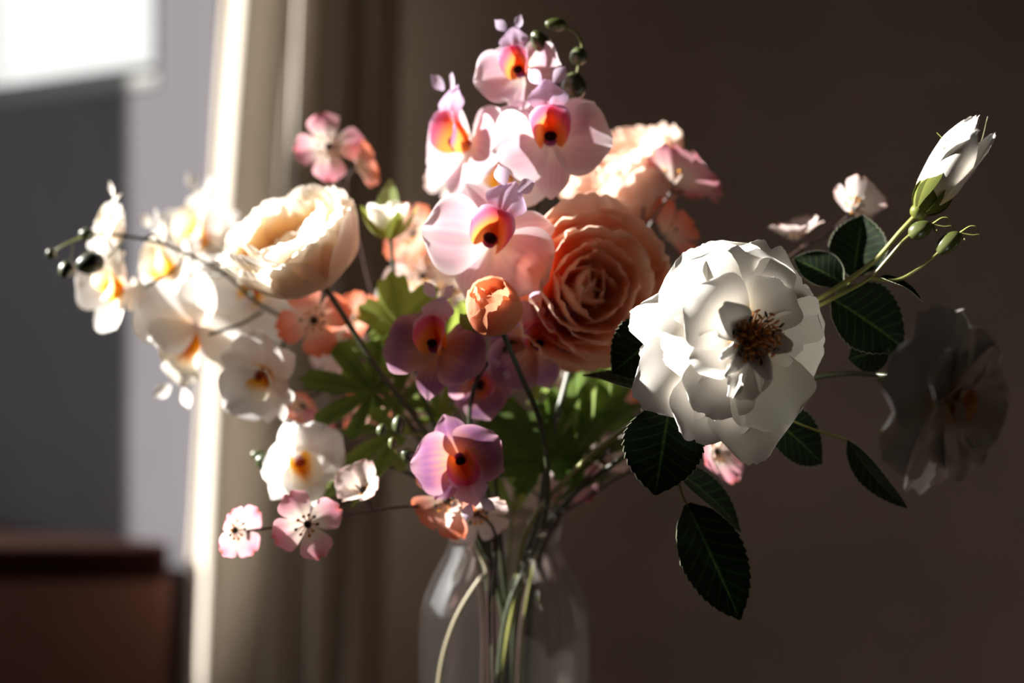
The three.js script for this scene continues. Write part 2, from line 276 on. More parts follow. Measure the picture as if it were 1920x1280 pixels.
function orchid(parent, at, dir, roll, S, kind, seed, o = {}) {
  const b = sub('orchid_blossom', parent, at, dir, roll), r = rng(seed * 31 + 5), J = (k) => (r() - 0.5) * k, open = o.open ?? 0, m = M.orchid;
  const sep = (deg, L, W, a0, a1) => part('sepal', spin(petal({ L: L * S, W: W * S, knots: KN.oval, a0: a0 + open + J(14), a1: a1 + open + J(30), cup: 0.5 + J(0.4), ruf: 0.02, rufN: 1.5, round: 0.05, jag: 0.004, seed: seed * 10 + deg, color: kind.sepal, crease: 0.05 }), deg + J(8), 0.002 * S, -0.0012), m, b);
  sep(90, 0.043, 0.0155, 6, -12); sep(214, 0.041, 0.0155, 2, -10); sep(326, 0.041, 0.0155, 2, -10);
  for (const s of [-1, 1]) part('petal', spin(petal({ L: 0.047 * S, W: 0.0275 * S, knots: KN.round, a0: 14 + open * 1.2 + J(14), a1: -8 + open * 1.2 + J(34), cup: 0.45 + J(0.5), ruf: 0.035, rufN: 2, round: 0.08, jag: 0.004, seed: seed * 10 + 3 + s, color: kind.petal, crease: 0.04, nu: 22, nv: 18 }), 90 - s * (74 + J(10)), 0.002 * S, 0.0012), m, b);
  const Q = S * 1.5;
  // lip: a forward tongue that ends in two horns, between two raised side lobes
  const parts = [];
  const mid = petal({ L: 0.032 * Q, W: 0.0105 * Q, knots: [[0, 0.45], [0.25, 0.62], [0.5, 0.5], [0.74, 0.95], [0.88, 0.78], [1, 0.3]], a0: 62, am: 30, a1: -35, cup: 0.7, cup1: -0.3, ruf: 0.02, rufN: 2, jag: 0.004, seed: seed * 10 + 7, color: kind.mid, crease: -0.1 });
  parts.push(spin(mid, 270, 0.001 * Q, 0.002));
  for (const s of [-1, 1]) parts.push(spin(petal({ L: 0.021 * Q, W: 0.0105 * Q, knots: KN.wide, a0: 78, a1: 38, cup: 0.9, ruf: 0.03, rufN: 1.5, jag: 0.004, seed: seed * 10 + 8 + s, color: kind.side, side: s * 0.18 }), 270 + s * 58, 0.002 * Q, 0.0015));
  const hc = lin(kind.horn);
  for (const s of [-1, 1]) { const h = petal({ L: 0.0105 * Q, W: 0.0036 * Q, knots: KN.oval, a0: 10, a1: 50, cup: 0.5, jag: 0.004, seed: seed * 10 + 30 + s, color: () => hc, nu: 8, nv: 6 }); h.rotateZ((180 + s * 42) * D2R); h.translate(s * 0.003 * Q, -0.0235 * Q, 0.0178 * Q); parts.push(h); }
  part('lip', mergeGeometries(parts.map((g) => { g.deleteAttribute('uv'); return g; })), m, b, kind !== PALE ? 'orange and magenta lip with lavender horns' : 'white lip with yellow throat');
  const col = new THREE.CapsuleGeometry(0.0045 * S, 0.009 * S, 6, 12); col.scale(1, 1, 0.8); col.rotateX(70 * D2R); col.translate(0, 0.002 * S, 0.007 * S); paint(col, () => lin(kind.column));
  const blot = new THREE.SphereGeometry(0.0042 * S, 12, 8); blot.scale(1.15, 0.9, 0.5); blot.translate(0, 0.0005 * S, 0.016 * S); paint(blot, () => lin(kind.blotch));
  part('column', mergeGeometries([col, blot].map((g) => { g.deleteAttribute('uv'); return g; })), M.sepal, b);
  return b;
}
// four-petalled dogwood-like blossom, facing +z
const DOG = {
  pink: (u, v, r) => { const tip = sst(0.86, 0.97, u) * (Math.abs(v) < 0.4 ? 1 : 0.25); return mix3(mix3(mix3(lin('#f7e6da'), lin('#f3b9c4'), sst(0.3, 0.62, u)), lin('#e593ac'), sst(0.6, 0.85, u) * (0.5 + 0.5 * Math.cos(v * 3))), lin('#c2582e'), tip * 0.75); },
  coral: (u, v) => mix3(mix3(lin('#f6d9c4'), lin('#f0a08a'), sst(0.2, 0.6, u)), lin('#e9825e'), sst(0.6, 0.9, u)),
  white: (u, v) => mix3(mix3(lin('#f8f0e6'), lin('#f6e4e2'), sst(0.3, 0.7, u)), lin('#e2a08c'), sst(0.88, 0.98, u) * 0.6),
};
function dogwood(parent, at, dir, roll, S, tint, seed, cup = 18) {
  const b = sub('blossom', parent, at, dir, roll), r = rng(seed * 17 + 3);
  for (let k = 0; k < 4; k++) part('petal', spin(petal({ L: 0.0238 * S, W: 0.0112 * S, knots: KN.dog, a0: cup + 12, a1: cup - 22 + (r() - 0.5) * 34, cup: 0.35 + (r() - 0.5) * 0.5, ruf: 0.04, rufN: 1.6, notch: 0.1, round: 0.12, jag: 0.01, seed: seed * 7 + k, color: DOG[tint], nu: 14, nv: 10, crease: 0.06 }), k * 90 + (r() - 0.5) * 16, 0.0012), M.blossom, b);
  const button = new THREE.SphereGeometry(0.0026 * S, 12, 8); button.scale(1, 1, 0.8); button.translate(0, 0, 0.002 * S); part('button', button, M.dark, b);
  for (let k = 0; k < 9; k++) { const a = k / 9 * 6.283 + r() * 0.3, q = 0.0064 * S * (0.85 + r() * 0.4), x = Math.cos(a), y = Math.sin(a); const st = part('stamen', tube([V(x * 0.0015, y * 0.0015, 0.001), V(x * q * 0.7, y * q * 0.7, 0.0035 * S), V(x * q, y * q, 0.0046 * S)], 0.00045, 0.0004, 4, 5), M.amber, b); part('anther', new THREE.SphereGeometry(0.00115 * S, 7, 5).scale(1.2, 0.9, 0.9).translate(x * q, y * q, 0.0048 * S), k % 4 ? M.gold : M.dark, b); st.userData.label = 'thin amber stamen'; }
  return b;
}
// bowl-shaped ranunculus opening towards +z: rings from the outside in, each [count, radius, rise, a0, am, a1, half width, ruffle]
function ranunculus(parent, at, dir, roll, rings, color, seed, name = 'ranunculus_bloom') {
  const b = sub(name, parent, at, dir, roll), r = rng(seed * 101 + 9);
  rings.forEach(([n, L, W, a0, am, a1, cup, ruf, base, lift], k) => {
    const off = r() * 360;
    for (let i = 0; i < n; i++) { const j = (q) => (r() - 0.5) * q; part('petal', spin(petal({ L: L * (1 + j(0.12)), W: W * (1 + j(0.16)), knots: KN.wide, a0: a0 + j(8), am: am + j(8), a1: a1 + j(18), cup: cup * 0.9, cup1: cup * 0.8 + j(0.3), ruf: ruf, rufN: 3 + r() * 1.5, round: 0.1, notch: r() < 0.4 ? 0.05 : 0, jag: 0.014, seed: seed * 1000 + k * 50 + i, color: (u, v) => color(u, v, k / (rings.length - 1)), nu: 18, nv: 16 }), off + i / n * 360 + j(14), base, lift), M.ran, b); }
  });
  return b;
}
function sepals(b, n, L, W, a0, a1, seed, back = -0.002) { for (let k = 0; k < n; k++) part('sepal', spin(petal({ L, W, knots: KN.lance, a0, a1, cup: 0.6, seed: seed + k, color: (u, v) => mix3(lin('#5f6d2c'), lin('#7c8740'), Math.abs(v) * 0.6), jag: 0.01, round: 0.02 }), k / n * 360 + 20, 0.001, back), M.sepal, b); }

// leaves
const roseLeafColor = (u, v) => {
  const av = Math.abs(v), mid = Math.exp(-((av / 0.035) ** 2)), q = ((u * 1.05 - av * 0.30 * (1 - 0.35 * av)) * 8.2) % 1, vein = Math.exp(-((((q < 0 ? q + 1 : q) - 0.5) / 0.07) ** 2)) * sst(1, 0.7, av) * sst(0.03, 0.1, u) * sst(0.98, 0.85, u);
  return mix3(lin('#0e200c'), lin('#56783a'), Math.min(1, mid * 0.7 + vein * 0.26));
};
const leafMat = new THREE.MeshPhysicalMaterial({ name: 'dark green rose leaf cloth', map: tex(512, 512, (x, y) => { const c = roseLeafColor(y, x * 2 - 1), n = 0.85 + 0.3 * fbm(x, y, 24), s = new THREE.Color(...c).getHex(THREE.SRGBColorSpace); return [((s >> 16) & 255) * n, ((s >> 8) & 255) * n, (s & 255) * n].map((q) => Math.min(255, q)); }, { srgb: true }), roughness: 0.7, transmission: 0.08, thickness: 0, side: THREE.DoubleSide, specularIntensity: 0.5 });
leafMat.bumpMap = tex(512, 512, (x, y) => { const c = roseLeafColor(y, x * 2 - 1), k = 200 - Math.min(1, c[1] * 4) * 120; return [k, k, k]; }); leafMat.bumpScale = 0.0006;
const leafEdge = new THREE.MeshStandardMaterial({ name: 'frayed pale leaf edge', color: new THREE.Color(0.32, 0.34, 0.24), roughness: 0.9 });
// serrated leaf along +y facing +z, with the pale frayed rim that cut cloth shows
function roseLeaf(L, W, { bend = 20, fold = 0.25, seed = 1, twist = 0, teeth = 15 } = {}) {
  const nu = 90, nv = 12, pos = [], uv = [], idx = [], w = profile([[0, 0.12], [0.12, 0.62], [0.38, 1], [0.65, 0.88], [0.85, 0.5], [1, 0.02]]), r = rng(seed), rim = [[], []];
  const js = [0, 1].map(() => Array.from({ length: teeth + 2 }, () => 0.75 + r() * 0.5)), rw = rng(seed + 77), ph = rw() * 6;
  for (let i = 0; i <= nu; i++) {
    const u = i / nu, a = bend * D2R * u * 1.0, cyy = bend ? Math.sin(a) / (bend * D2R) : u, czz = bend ? -(1 - Math.cos(a)) / (bend * D2R) : 0;
    for (let j = 0; j <= nv; j++) {
      const v = j / nv * 2 - 1, av = Math.abs(v), sd = v < 0 ? 0 : 1, tu = u * teeth, k = Math.floor(tu), saw = (tu - k);
      const half = W * w(u) * (1 + 0.075 * js[sd][k] * (saw - 0.5) * av ** 5), s = v * half, h = fold * Math.abs(s) + 0.03 * W * Math.sin(u * 9 + v * 4 + ph) * av;
      const t = twist * D2R * u, X = s * Math.cos(t) - h * Math.sin(t), Z = czz * L + s * Math.sin(t) + h * Math.cos(t);
      const q = V(X, cyy * L + 0.012 * L * (saw - 0.3) * av ** 6, Z); pos.push(q.x, q.y, q.z); uv.push(j / nv, u);
      if (j === 0) rim[0].push(q); if (j === nv) rim[1].push(q);
      if (i < nu && j < nv) { const A = i * (nv + 1) + j, B = A + 1, C = A + nv + 1, Dd = C + 1; idx.push(A, B, Dd, A, Dd, C); }
    }
  }
  const g = new THREE.BufferGeometry(); g.setAttribute('position', new THREE.Float32BufferAttribute(pos, 3)); g.setAttribute('uv', new THREE.Float32BufferAttribute(uv, 2)); g.setIndex(idx); g.computeVertexNormals();
  const rimG = mergeGeometries(rim.map((p) => { const c = new THREE.CurvePath(); for (let i = 0; i < p.length - 1; i++) c.add(new THREE.LineCurve3(p[i], p[i + 1])); return new THREE.TubeGeometry(c, 180, 0.00022, 3); }));
  return [g, rimG];
}
// px, py of the leaf's base and tip, depth at both, which way its face looks
function addRoseLeaf(t, b, tip, dir, W, opt = {}) {
  if (opt.from) stemPart(t, [opt.from, [(opt.from[0] + b[0]) / 2 + 6, (opt.from[1] + b[1]) / 2 + 6, (opt.from[2] + b[2]) / 2], b], 0.001, 0.0008, M.green, 'leaf_stalk');
  const p0 = P(...b), p1 = P(...tip), y = p1.clone().sub(p0), L = y.length(); y.normalize();
  let z = V(...dir).normalize(); const x = y.clone().cross(z).normalize(); z = x.clone().cross(y);
  const [g, rimG] = roseLeaf(L, W, opt), m = part('leaf', g, leafMat, t); m.position.copy(p0).sub(t.position); m.quaternion.setFromRotationMatrix(new THREE.Matrix4().makeBasis(x, y, z));
  part('leaf_edge', rimG, leafEdge, m); return m;
}
// lobed ranunculus leaf: polar sheet round the stalk end, +y to its middle lobe
function lobedLeaf(R, seed, { lobes = [[90, 1, 36], [36, 0.85, 32], [144, 0.85, 32], [-14, 0.62, 28], [194, 0.62, 28]], droop = 0.35, hex = '#6f8a34', hex2 = '#4f6a26' } = {}) {
  const r = rng(seed), ph = r() * 6, J = lobes.map(() => 0.85 + r() * 0.3), nt = 120, nr = 9, pos = [], col = [], uv = [], idx = [];
  const rad = (deg) => { let m = 0.2; lobes.forEach(([c, l, w], i) => { let d = Math.abs(((deg - c + 540) % 360) - 180), x = d / w; const k = l * J[i] * (x < 1 ? Math.sqrt(1 - 0.8 * x * x) : Math.max(0, 0.447 - (x - 1) * 0.9)) * (1 + 0.055 * Math.cos(x * 13)); m = Math.max(m, k); }); return m; };
  const c1 = lin(hex), c2 = lin(hex2);
  for (let i = 0; i <= nt; i++) for (let k = 0; k <= nr; k++) {
    const deg = -70 + i / nt * 320, q = k / nr, rr = rad(deg) * R * q, a = deg * D2R; let ridge = 0; lobes.forEach(([c]) => { const d = Math.abs(((deg - c + 540) % 360) - 180); ridge = Math.max(ridge, Math.exp(-((d / 5) ** 2))); });
    const z = -droop * R * q * q * rad(deg) ** 2 + 0.06 * R * Math.sin(deg * 0.09 + ph) * q - 0.05 * R * ridge * q;
    pos.push(Math.cos(a) * rr, Math.sin(a) * rr, z); col.push(...mix3(mix3(c1, c2, N64(i / 5 + seed, k / 2) * 0.8), c2, ridge * 0.7)); uv.push(Math.cos(a) * rr / 0.02, Math.sin(a) * rr / 0.02);
    if (i < nt && k < nr) { const A = i * (nr + 1) + k, B = A + 1, C = A + nr + 1, Dd = C + 1; idx.push(A, C, Dd, A, Dd, B); }
  }
  const g = new THREE.BufferGeometry(); g.setAttribute('position', new THREE.Float32BufferAttribute(pos, 3)); g.setAttribute('color', new THREE.Float32BufferAttribute(col, 3)); g.setAttribute('uv', new THREE.Float32BufferAttribute(uv, 2)); g.setIndex(idx); g.computeVertexNormals(); return g;
}
function addLobed(t, at, toward, dir, R, seed, opt = {}, stalk) {   // toward: px of the middle lobe's tip
  const p0 = P(...at), y = P(...toward).sub(p0).normalize(); let z = V(...dir).normalize(); const x = y.clone().cross(z).normalize(); z = x.clone().cross(y);
  const m = part('leaf', lobedLeaf(R, seed, opt), M.leaf, t); m.position.copy(p0).sub(t.position); m.quaternion.setFromRotationMatrix(new THREE.Matrix4().makeBasis(x, y, z));
  if (stalk) stemPart(t, [at, ...stalk], 0.0007, 0.0011, M.green, 'leaf_stalk');
  return m;
}
// narrow leaf
function addBlade(t, pts, W, dir, hex = '#5d7330', seed = 1) {
  const p0 = P(...pts[0]), p1 = P(...pts[1]), y = p1.clone().sub(p0), L = y.length(); y.normalize(); let z = V(...dir).normalize(); const x = y.clone().cross(z).normalize(); z = x.clone().cross(y);
  const c = lin(hex), c2 = mix3(c, lin('#c8cf90'), 0.4), m = part('leaf', petal({ L, W, knots: KN.lance, a0: 8, a1: -20, cup: 0.5, jag: 0.004, round: 0.02, seed, color: (u, v) => Math.abs(v) < 0.1 ? c2 : c, crease: 0.12 }), M.leaf, t);
  m.position.copy(p0).sub(t.position); m.quaternion.setFromRotationMatrix(new THREE.Matrix4().makeBasis(x, y, z)); return m;
}
const addBud = (t, from, to, R, hex, name = 'bud', label) => { const a = P(...from), b = P(...to); return part(name, along(budGeo(a.distanceTo(b), R, hex), a.sub(t.position), b.sub(t.position)), M.budGreen, t, label); };
const stalkTo = (t, a, b, mat, name) => stemPart(t, [a, [(a[0] + b[0]) / 2, (a[1] + b[1]) / 2 + 5, (a[2] + b[2]) / 2 + 0.003], b], 0.001, 0.0009, mat, name);
const FOOT = (dx, dz = 0) => [946 + dx, 1560, 1.05 + dz];
const baseOf = (dx, dz) => P(...FOOT(dx, dz));

// ---------------------------------------------------------------- 1 white rose spray
{
  const t = thing('white_rose_spray', 'white rose spray with one wide open bloom, a pointed bud and dark green leaves', 'flower', baseOf(-60, -0.005));
  stemPart(t, [FOOT(-60, -0.005), [960, 1150, 1.045], [990, 990, 1.035], [1080, 880, 1.01], [1190, 790, 0.985], [1330, 700, 0.95], [1400, 650, 0.918]], 0.0021, 0.0019, M.green);
  stemPart(t, [[1330, 700, 0.955], [1440, 620, 0.965], [1560, 545, 0.955], [1640, 488, 0.945], [1690, 432, 0.94], [1722, 398, 0.938]], 0.002, 0.0016, M.green);
  stemPart(t, [[1460, 610, 0.965], [1570, 555, 0.952], [1632, 520, 0.945], [1660, 490, 0.94], [1690, 455, 0.935], [1706, 440, 0.935]], 0.0018, 0.001, M.green);
  stemPart(t, [[1632, 520, 0.945], [1680, 525, 0.94], [1720, 505, 0.935], [1762, 472, 0.93]], 0.0016, 0.001, M.green);
  // open bloom: [angle, length, half width, a0, a1, cup, extras]
  const b = sub('rose_bloom', t, P(1398, 630, 0.895), [0.08, 0.0, 1], 0);
  const rc = (y) => (u, v) => mix3(mix3(lin('#f1dfa8'), lin('#f3efe8'), sst(0.1, 0.42 + y, u)), lin(WHITE), sst(0.5, 1, u));
  let s = 40; const add = (deg, L, W, a0, a1, cup, lift = 0, o = {}) => part('petal', spin(petal({ L, W, a0, a1, cup, ruf: 0.022, rufN: 1.6, notch: 0.03, jag: 0.013, round: 0.16, seed: s++, color: rc(0), nu: 24, nv: 20, ...o }), deg, 0.003, lift), M.rose, b);
  // outer ring
  add(112, 0.068, 0.034, 4, -48, 0.1, -0.011); add(66, 0.071, 0.026, -2, -40, -0.3, -0.012, { notch: 0.1 }); add(34, 0.066, 0.029, -8, -46, 0.1, -0.013, { notch: 0.06 }); add(0, 0.073, 0.034, -10, -50, 0.0, -0.012); add(-38, 0.069, 0.033, -10, -48, 0.0, -0.012, { notch: 0.07 }); add(-82, 0.083, 0.03, 2, -24, 0.4, -0.01, { round: 0.28, notch: 0 }); add(-112, 0.074, 0.028, 0, -26, 0.3, -0.011); add(-146, 0.081, 0.03, 8, -46, -0.2, -0.01, { round: 0.22 }); add(170, 0.077, 0.023, 12, -58, -0.2, -0.01, { round: 0.24 }); add(194, 0.068, 0.019, 2, -50, 0.1, -0.012);
  // second ring
  add(138, 0.063, 0.033, 24, -54, 0.2, -0.006); add(84, 0.058, 0.03, 8, -36, 0.2, -0.006, { notch: 0.07 }); add(36, 0.058, 0.032, -2, -36, 0.2, -0.006); add(-12, 0.06, 0.035, -4, -38, 0.2, -0.007); add(-66, 0.062, 0.03, 8, -18, 0.5, -0.005); add(-118, 0.056, 0.025, 24, -30, 0.3, -0.005); add(-168, 0.056, 0.022, 32, -60, 0.1, -0.004);
  // third ring
  add(146, 0.047, 0.027, 54, -32, 0.4, -0.002); add(52, 0.04, 0.022, 14, -14, 0.4, -0.003); add(-4, 0.036, 0.018, 8, -8, 0.4, -0.003); add(-94, 0.04, 0.017, 36, -4, 0.9, -0.002); add(-152, 0.042, 0.016, 54, -40, 0.6, -0.001);
  // small curled petals round the stamens
  add(-128, 0.0384, 0.0086, 66, 10, 1.2, 0, { twist: 70, ruf: 0.08, round: 0.05 }); add(-108, 0.0435, 0.0080, 60, -20, 1.3, 0, { twist: -60, ruf: 0.08 }); add(-150, 0.0358, 0.0092, 70, 20, 1.2, 0.001, { twist: 50, ruf: 0.1 }); add(-84, 0.0397, 0.0080, 56, 4, 1.2, 0, { twist: 45, ruf: 0.08 }); add(176, 0.0346, 0.0098, 74, 24, 1.1, 0.001, { twist: -40 }); add(-70, 0.0346, 0.0080, 60, 16, 1.2, 0.001, { twist: -30 }); add(-16, 0.0307, 0.0092, 58, 20, 1.1, 0); add(140, 0.0384, 0.0126, 70, 20, 1.0, 0.001);
  const r = rng(4), fil = new THREE.MeshStandardMaterial({ name: 'orange filament', color: new THREE.Color(0.6, 0.22, 0.05), roughness: 0.7 });
  part('flower_centre', new THREE.SphereGeometry(0.009, 20, 12).scale(1, 1, 0.6).translate(0.003, 0, 0.004), fil, b, 'orange centre of the rose');
  for (let k = 0; k < 64; k++) { const a = k * 2.39996, q = 0.017 * Math.sqrt((k + 1) / 64), x = Math.cos(a), y = Math.sin(a), z = 0.021 - q * 0.35 + r() * 0.003; part('stamen', tube([V(x * q * 0.3 + 0.003, y * q * 0.3, 0.004), V(x * q * 0.7 + 0.003, y * q * 0.7, z * 0.7), V(x * q + 0.003, y * q, z)], 0.00055, 0.0004, 4, 5), fil, b); const an = new THREE.SphereGeometry(0.0011, 7, 6); an.scale(0.8, 2.0, 0.8); an.rotateZ(r() * 3); an.translate(x * q + 0.003, y * q, z); part('anther', an, k % 3 ? M.amber : M.dark, b); }
  sepals(b, 5, 0.03, 0.007, -20, -60, 400, -0.016);
  // pointed bud
  const p0 = P(1722, 398, 0.938), p1 = P(1858, 226, 0.93), bud = sub('rose_bud', t, p0, [0, 0, 1], 0), ax = p1.clone().sub(p0), BL = ax.length(); bud.quaternion.setFromUnitVectors(V(0, 0, 1), ax.normalize());
  for (let k = 0; k < 5; k++) part('petal', spin(petal({ L: BL * (0.98 - 0.05 * k), W: 0.0195 - k * 0.0018, knots: [[0, 0.3], [0.25, 0.9], [0.5, 1], [0.8, 0.8], [1, 0.25]], a0: 54 + k * 6, am: 98, a1: 106 - k * 3, cup: 1.35, cup1: 1.0, ruf: 0.02, jag: 0.02, seed: 500 + k, color: rc(0), nu: 24, nv: 16, side: 0.1 }), k * 144 + 200, 0.003, 0.002), M.rose, bud);
  for (let k = 0; k < 5; k++) part('sepal', spin(petal({ L: BL * (k ? 0.55 : 0.66), W: 0.0125, knots: KN.lance, a0: 36, am: 98, a1: k % 2 ? 90 : 78, cup: 0.7, jag: 0.02, seed: 520 + k, round: 0.02, color: (u, v) => mix3(lin('#6d7434'), lin('#525a26'), Math.abs(v)) }), k * 72 + 160, 0.002, -0.001), M.sepal, bud);
  part('hip', along(budGeo(0.012, 0.0062, '#6b7232'), V(0, 0, 0), V(0, 0, 1)).translate(0, 0, -0.005), M.budGreen, bud);
  for (const q of [0, 1]) part('sepal_tip', tube(q ? [V(0.01, 0.004, BL * 0.6), V(0.013, 0.006, BL * 0.8), V(0.008, 0.012, BL * 1.05)] : [V(-0.011, 0.002, BL * 0.5), V(-0.014, 0.01, BL * 0.62), V(-0.012, 0.02, BL * 0.66)], 0.0004, 0.0002, 10, 4), M.green, bud);
  // small green seed heads beside it
  for (const [a, c, R] of [[[1758, 474, 0.93], [1800, 436, 0.925], 0.0062], [[1704, 442, 0.935], [1748, 420, 0.93], 0.0062]]) {
    addBud(t, a, c, R, '#4b552a', 'seed_head');
    const q = P(...c); for (const [dx, dy] of [[0.012, -0.004], [0.01, 0.008], [0.002, -0.01]]) part('sepal_tip', tube([q.clone(), q.clone().add(V(dx * 0.6, dy * 0.5, 0.003)), q.clone().add(V(dx, dy * 0.4, 0.004)), q.clone().add(V(dx * 1.1, dy * 0.4 - 0.003, 0.003))].map((w) => w.sub(t.position)), 0.0008, 0.0003, 10, 5), M.green, t);
  }
  // leaves
  addRoseLeaf(t, [1256, 612, 0.945], [1142, 700, 0.955], [0.1, 0.3, 1], 0.021, { seed: 2, bend: 18 , from: [1330, 700, 0.95] });
  addRoseLeaf(t, [1240, 742, 0.945], [1095, 690, 0.965], [0.1, 0.95, 0.25], 0.02, { seed: 12, bend: 10 , from: [1265, 745, 0.945] });
  addRoseLeaf(t, [1256, 757, 0.935], [1228, 930, 0.925], [-0.12, 0.05, 1], 0.0262, { seed: 3, bend: 22, fold: 0.16 });
  addRoseLeaf(t, [1262, 880, 0.955], [1420, 975, 0.965], [-0.55, 0.75, 0.35], 0.017, { seed: 4, bend: 26 });
  addRoseLeaf(t, [1288, 945, 0.95], [1398, 1168, 0.945], [0.1, 0.1, 1], 0.0222, { seed: 5, bend: 16, fold: 0.2 });
  stemPart(t, [[1330, 700, 0.955], [1265, 745, 0.945], [1255, 775, 0.938], [1262, 860, 0.948], [1280, 930, 0.953], [1290, 950, 0.95]], 0.0012, 0.0008, M.green, 'leaf_stalk');
  addRoseLeaf(t, [1600, 520, 0.985], [1618, 398, 0.99], [-0.2, 0.1, 1], 0.0195, { seed: 6, bend: 14 , from: [1560, 545, 0.955] });
  addRoseLeaf(t, [1580, 530, 0.97], [1490, 478, 0.975], [0.1, 0.5, 1], 0.0145, { seed: 7, bend: 14 , from: [1560, 545, 0.955] });
  addRoseLeaf(t, [1560, 560, 0.97], [1705, 645, 0.96], [0.15, 0.35, 1], 0.026, { seed: 8, bend: 18 , from: [1560, 545, 0.955] });
  addRoseLeaf(t, [1590, 825, 0.97], [1680, 975, 0.96], [-0.9, 0.2, 0.45], 0.011, { seed: 9, bend: 30 , from: [1440, 770, 0.96] });
  addRoseLeaf(t, [1430, 770, 0.96], [1560, 868, 0.97], [-0.1, 0.5, 1], 0.018, { seed: 10, bend: 20 , from: [1330, 700, 0.95] });
  addRoseLeaf(t, [1650, 520, 0.94], [1742, 545, 0.935], [0.2, 0.9, 0.35], 0.009, { seed: 11, bend: 30 });
}
// ---------------------------------------------------------------- 2 white rose in the shade
{
  const t = thing('shaded_white_rose', 'white rose turned away in deep shade beyond the big open rose', 'flower', baseOf(20, 0.02));
  stemPart(t, [FOOT(20, 0.02), [975, 1100, 1.06], [1040, 965, 1.05], [1180, 850, 1.02], [1400, 740, 0.99], [1565, 702, 0.97], [1690, 708, 0.93], [1740, 730, 0.87], [1775, 750, 0.84]], 0.0022, 0.0019, M.stem);
  stemPart(t, [[1690, 708, 0.93], [1665, 655, 0.95]], 0.0019, 0.0016, M.stem);
  const b = sub('rose_bloom', t, P(1790, 755, 0.83), [0.66, -0.15, 0.7], 0); let s = 700;
  const c = (u) => mix3(lin('#efe4c8'), lin(WHITE), sst(0.1, 0.4, u));
  const add = (deg, L, W, a0, a1, cup, lift) => part('petal', spin(petal({ L, W, a0, a1, cup, ruf: 0.05, rufN: 2, notch: 0.05, seed: s++, color: c, nu: 20, nv: 16 }), deg, 0.003, lift).scale(0.88, 0.88, 0.88), M.rose, b);
  for (let k = 0; k < 7; k++) add(k * 51 + 8, 0.064, 0.033, 14, -26, 0.3, -0.012);
  for (let k = 0; k < 6; k++) add(k * 60 + 30, 0.052, 0.028, 34, -6, 0.5, -0.006);
  for (let k = 0; k < 5; k++) add(k * 72 + 12, 0.038, 0.021, 58, 20, 0.8, -0.002);
  part('flower_centre', new THREE.SphereGeometry(0.01, 16, 10).scale(1, 1, 0.7).translate(0, 0, 0.006), M.amber, b);
  sepals(b, 5, 0.035, 0.008, -25, -50, 760, -0.016);
  addRoseLeaf(t, [1668, 655, 0.965], [1588, 668, 0.97], [0.1, 0.6, 1], 0.017, { seed: 21 });
}
// ---------------------------------------------------------------- 3 peach ranunculus
const peach = (u, v, k) => mix3(mix3(lin('#f7b988'), lin('#faccae'), sst(0.1, 0.6, u)), lin('#fcdfcb'), sst(0.8, 1, u) * 0.7);
const RINGS = (s, o = 0, full = 1) => [
  // n, L, W, a0, am, a1, cup, ruffle, base, lift
  [7, 0.071 * s, 0.034 * s, -4, 54 + o, 70 + o, 0.7, 0.035, 0.004, -0.006],
  [7, 0.070 * s, 0.033 * s, 4, 60 + o, 76 + o, 0.7, 0.035, 0.003, -0.004],
  [7, 0.067 * s, 0.031 * s, 10, 64 + o, 82 + o, 0.75, 0.035, 0.003, -0.002],
  [6, 0.062 * s, 0.029 * s, 14, 68 + o, 88 + o, 0.8, 0.035, 0.002, 0],
  [6, 0.054 * s * full, 0.025 * s, 20, 72, 94, 0.85, 0.03, 0.002, 0.001],
  [5, 0.046 * s * full, 0.021 * s, 30, 78, 100, 0.95, 0.03, 0.002, 0.002],
  [4, 0.038 * s * full, 0.018 * s, 42, 84, 108, 1.0, 0.03, 0.001, 0.003],
  [4, 0.032 * s * full, 0.014 * s, 56, 92, 120, 1.1, 0.03, 0.001, 0.004],
];
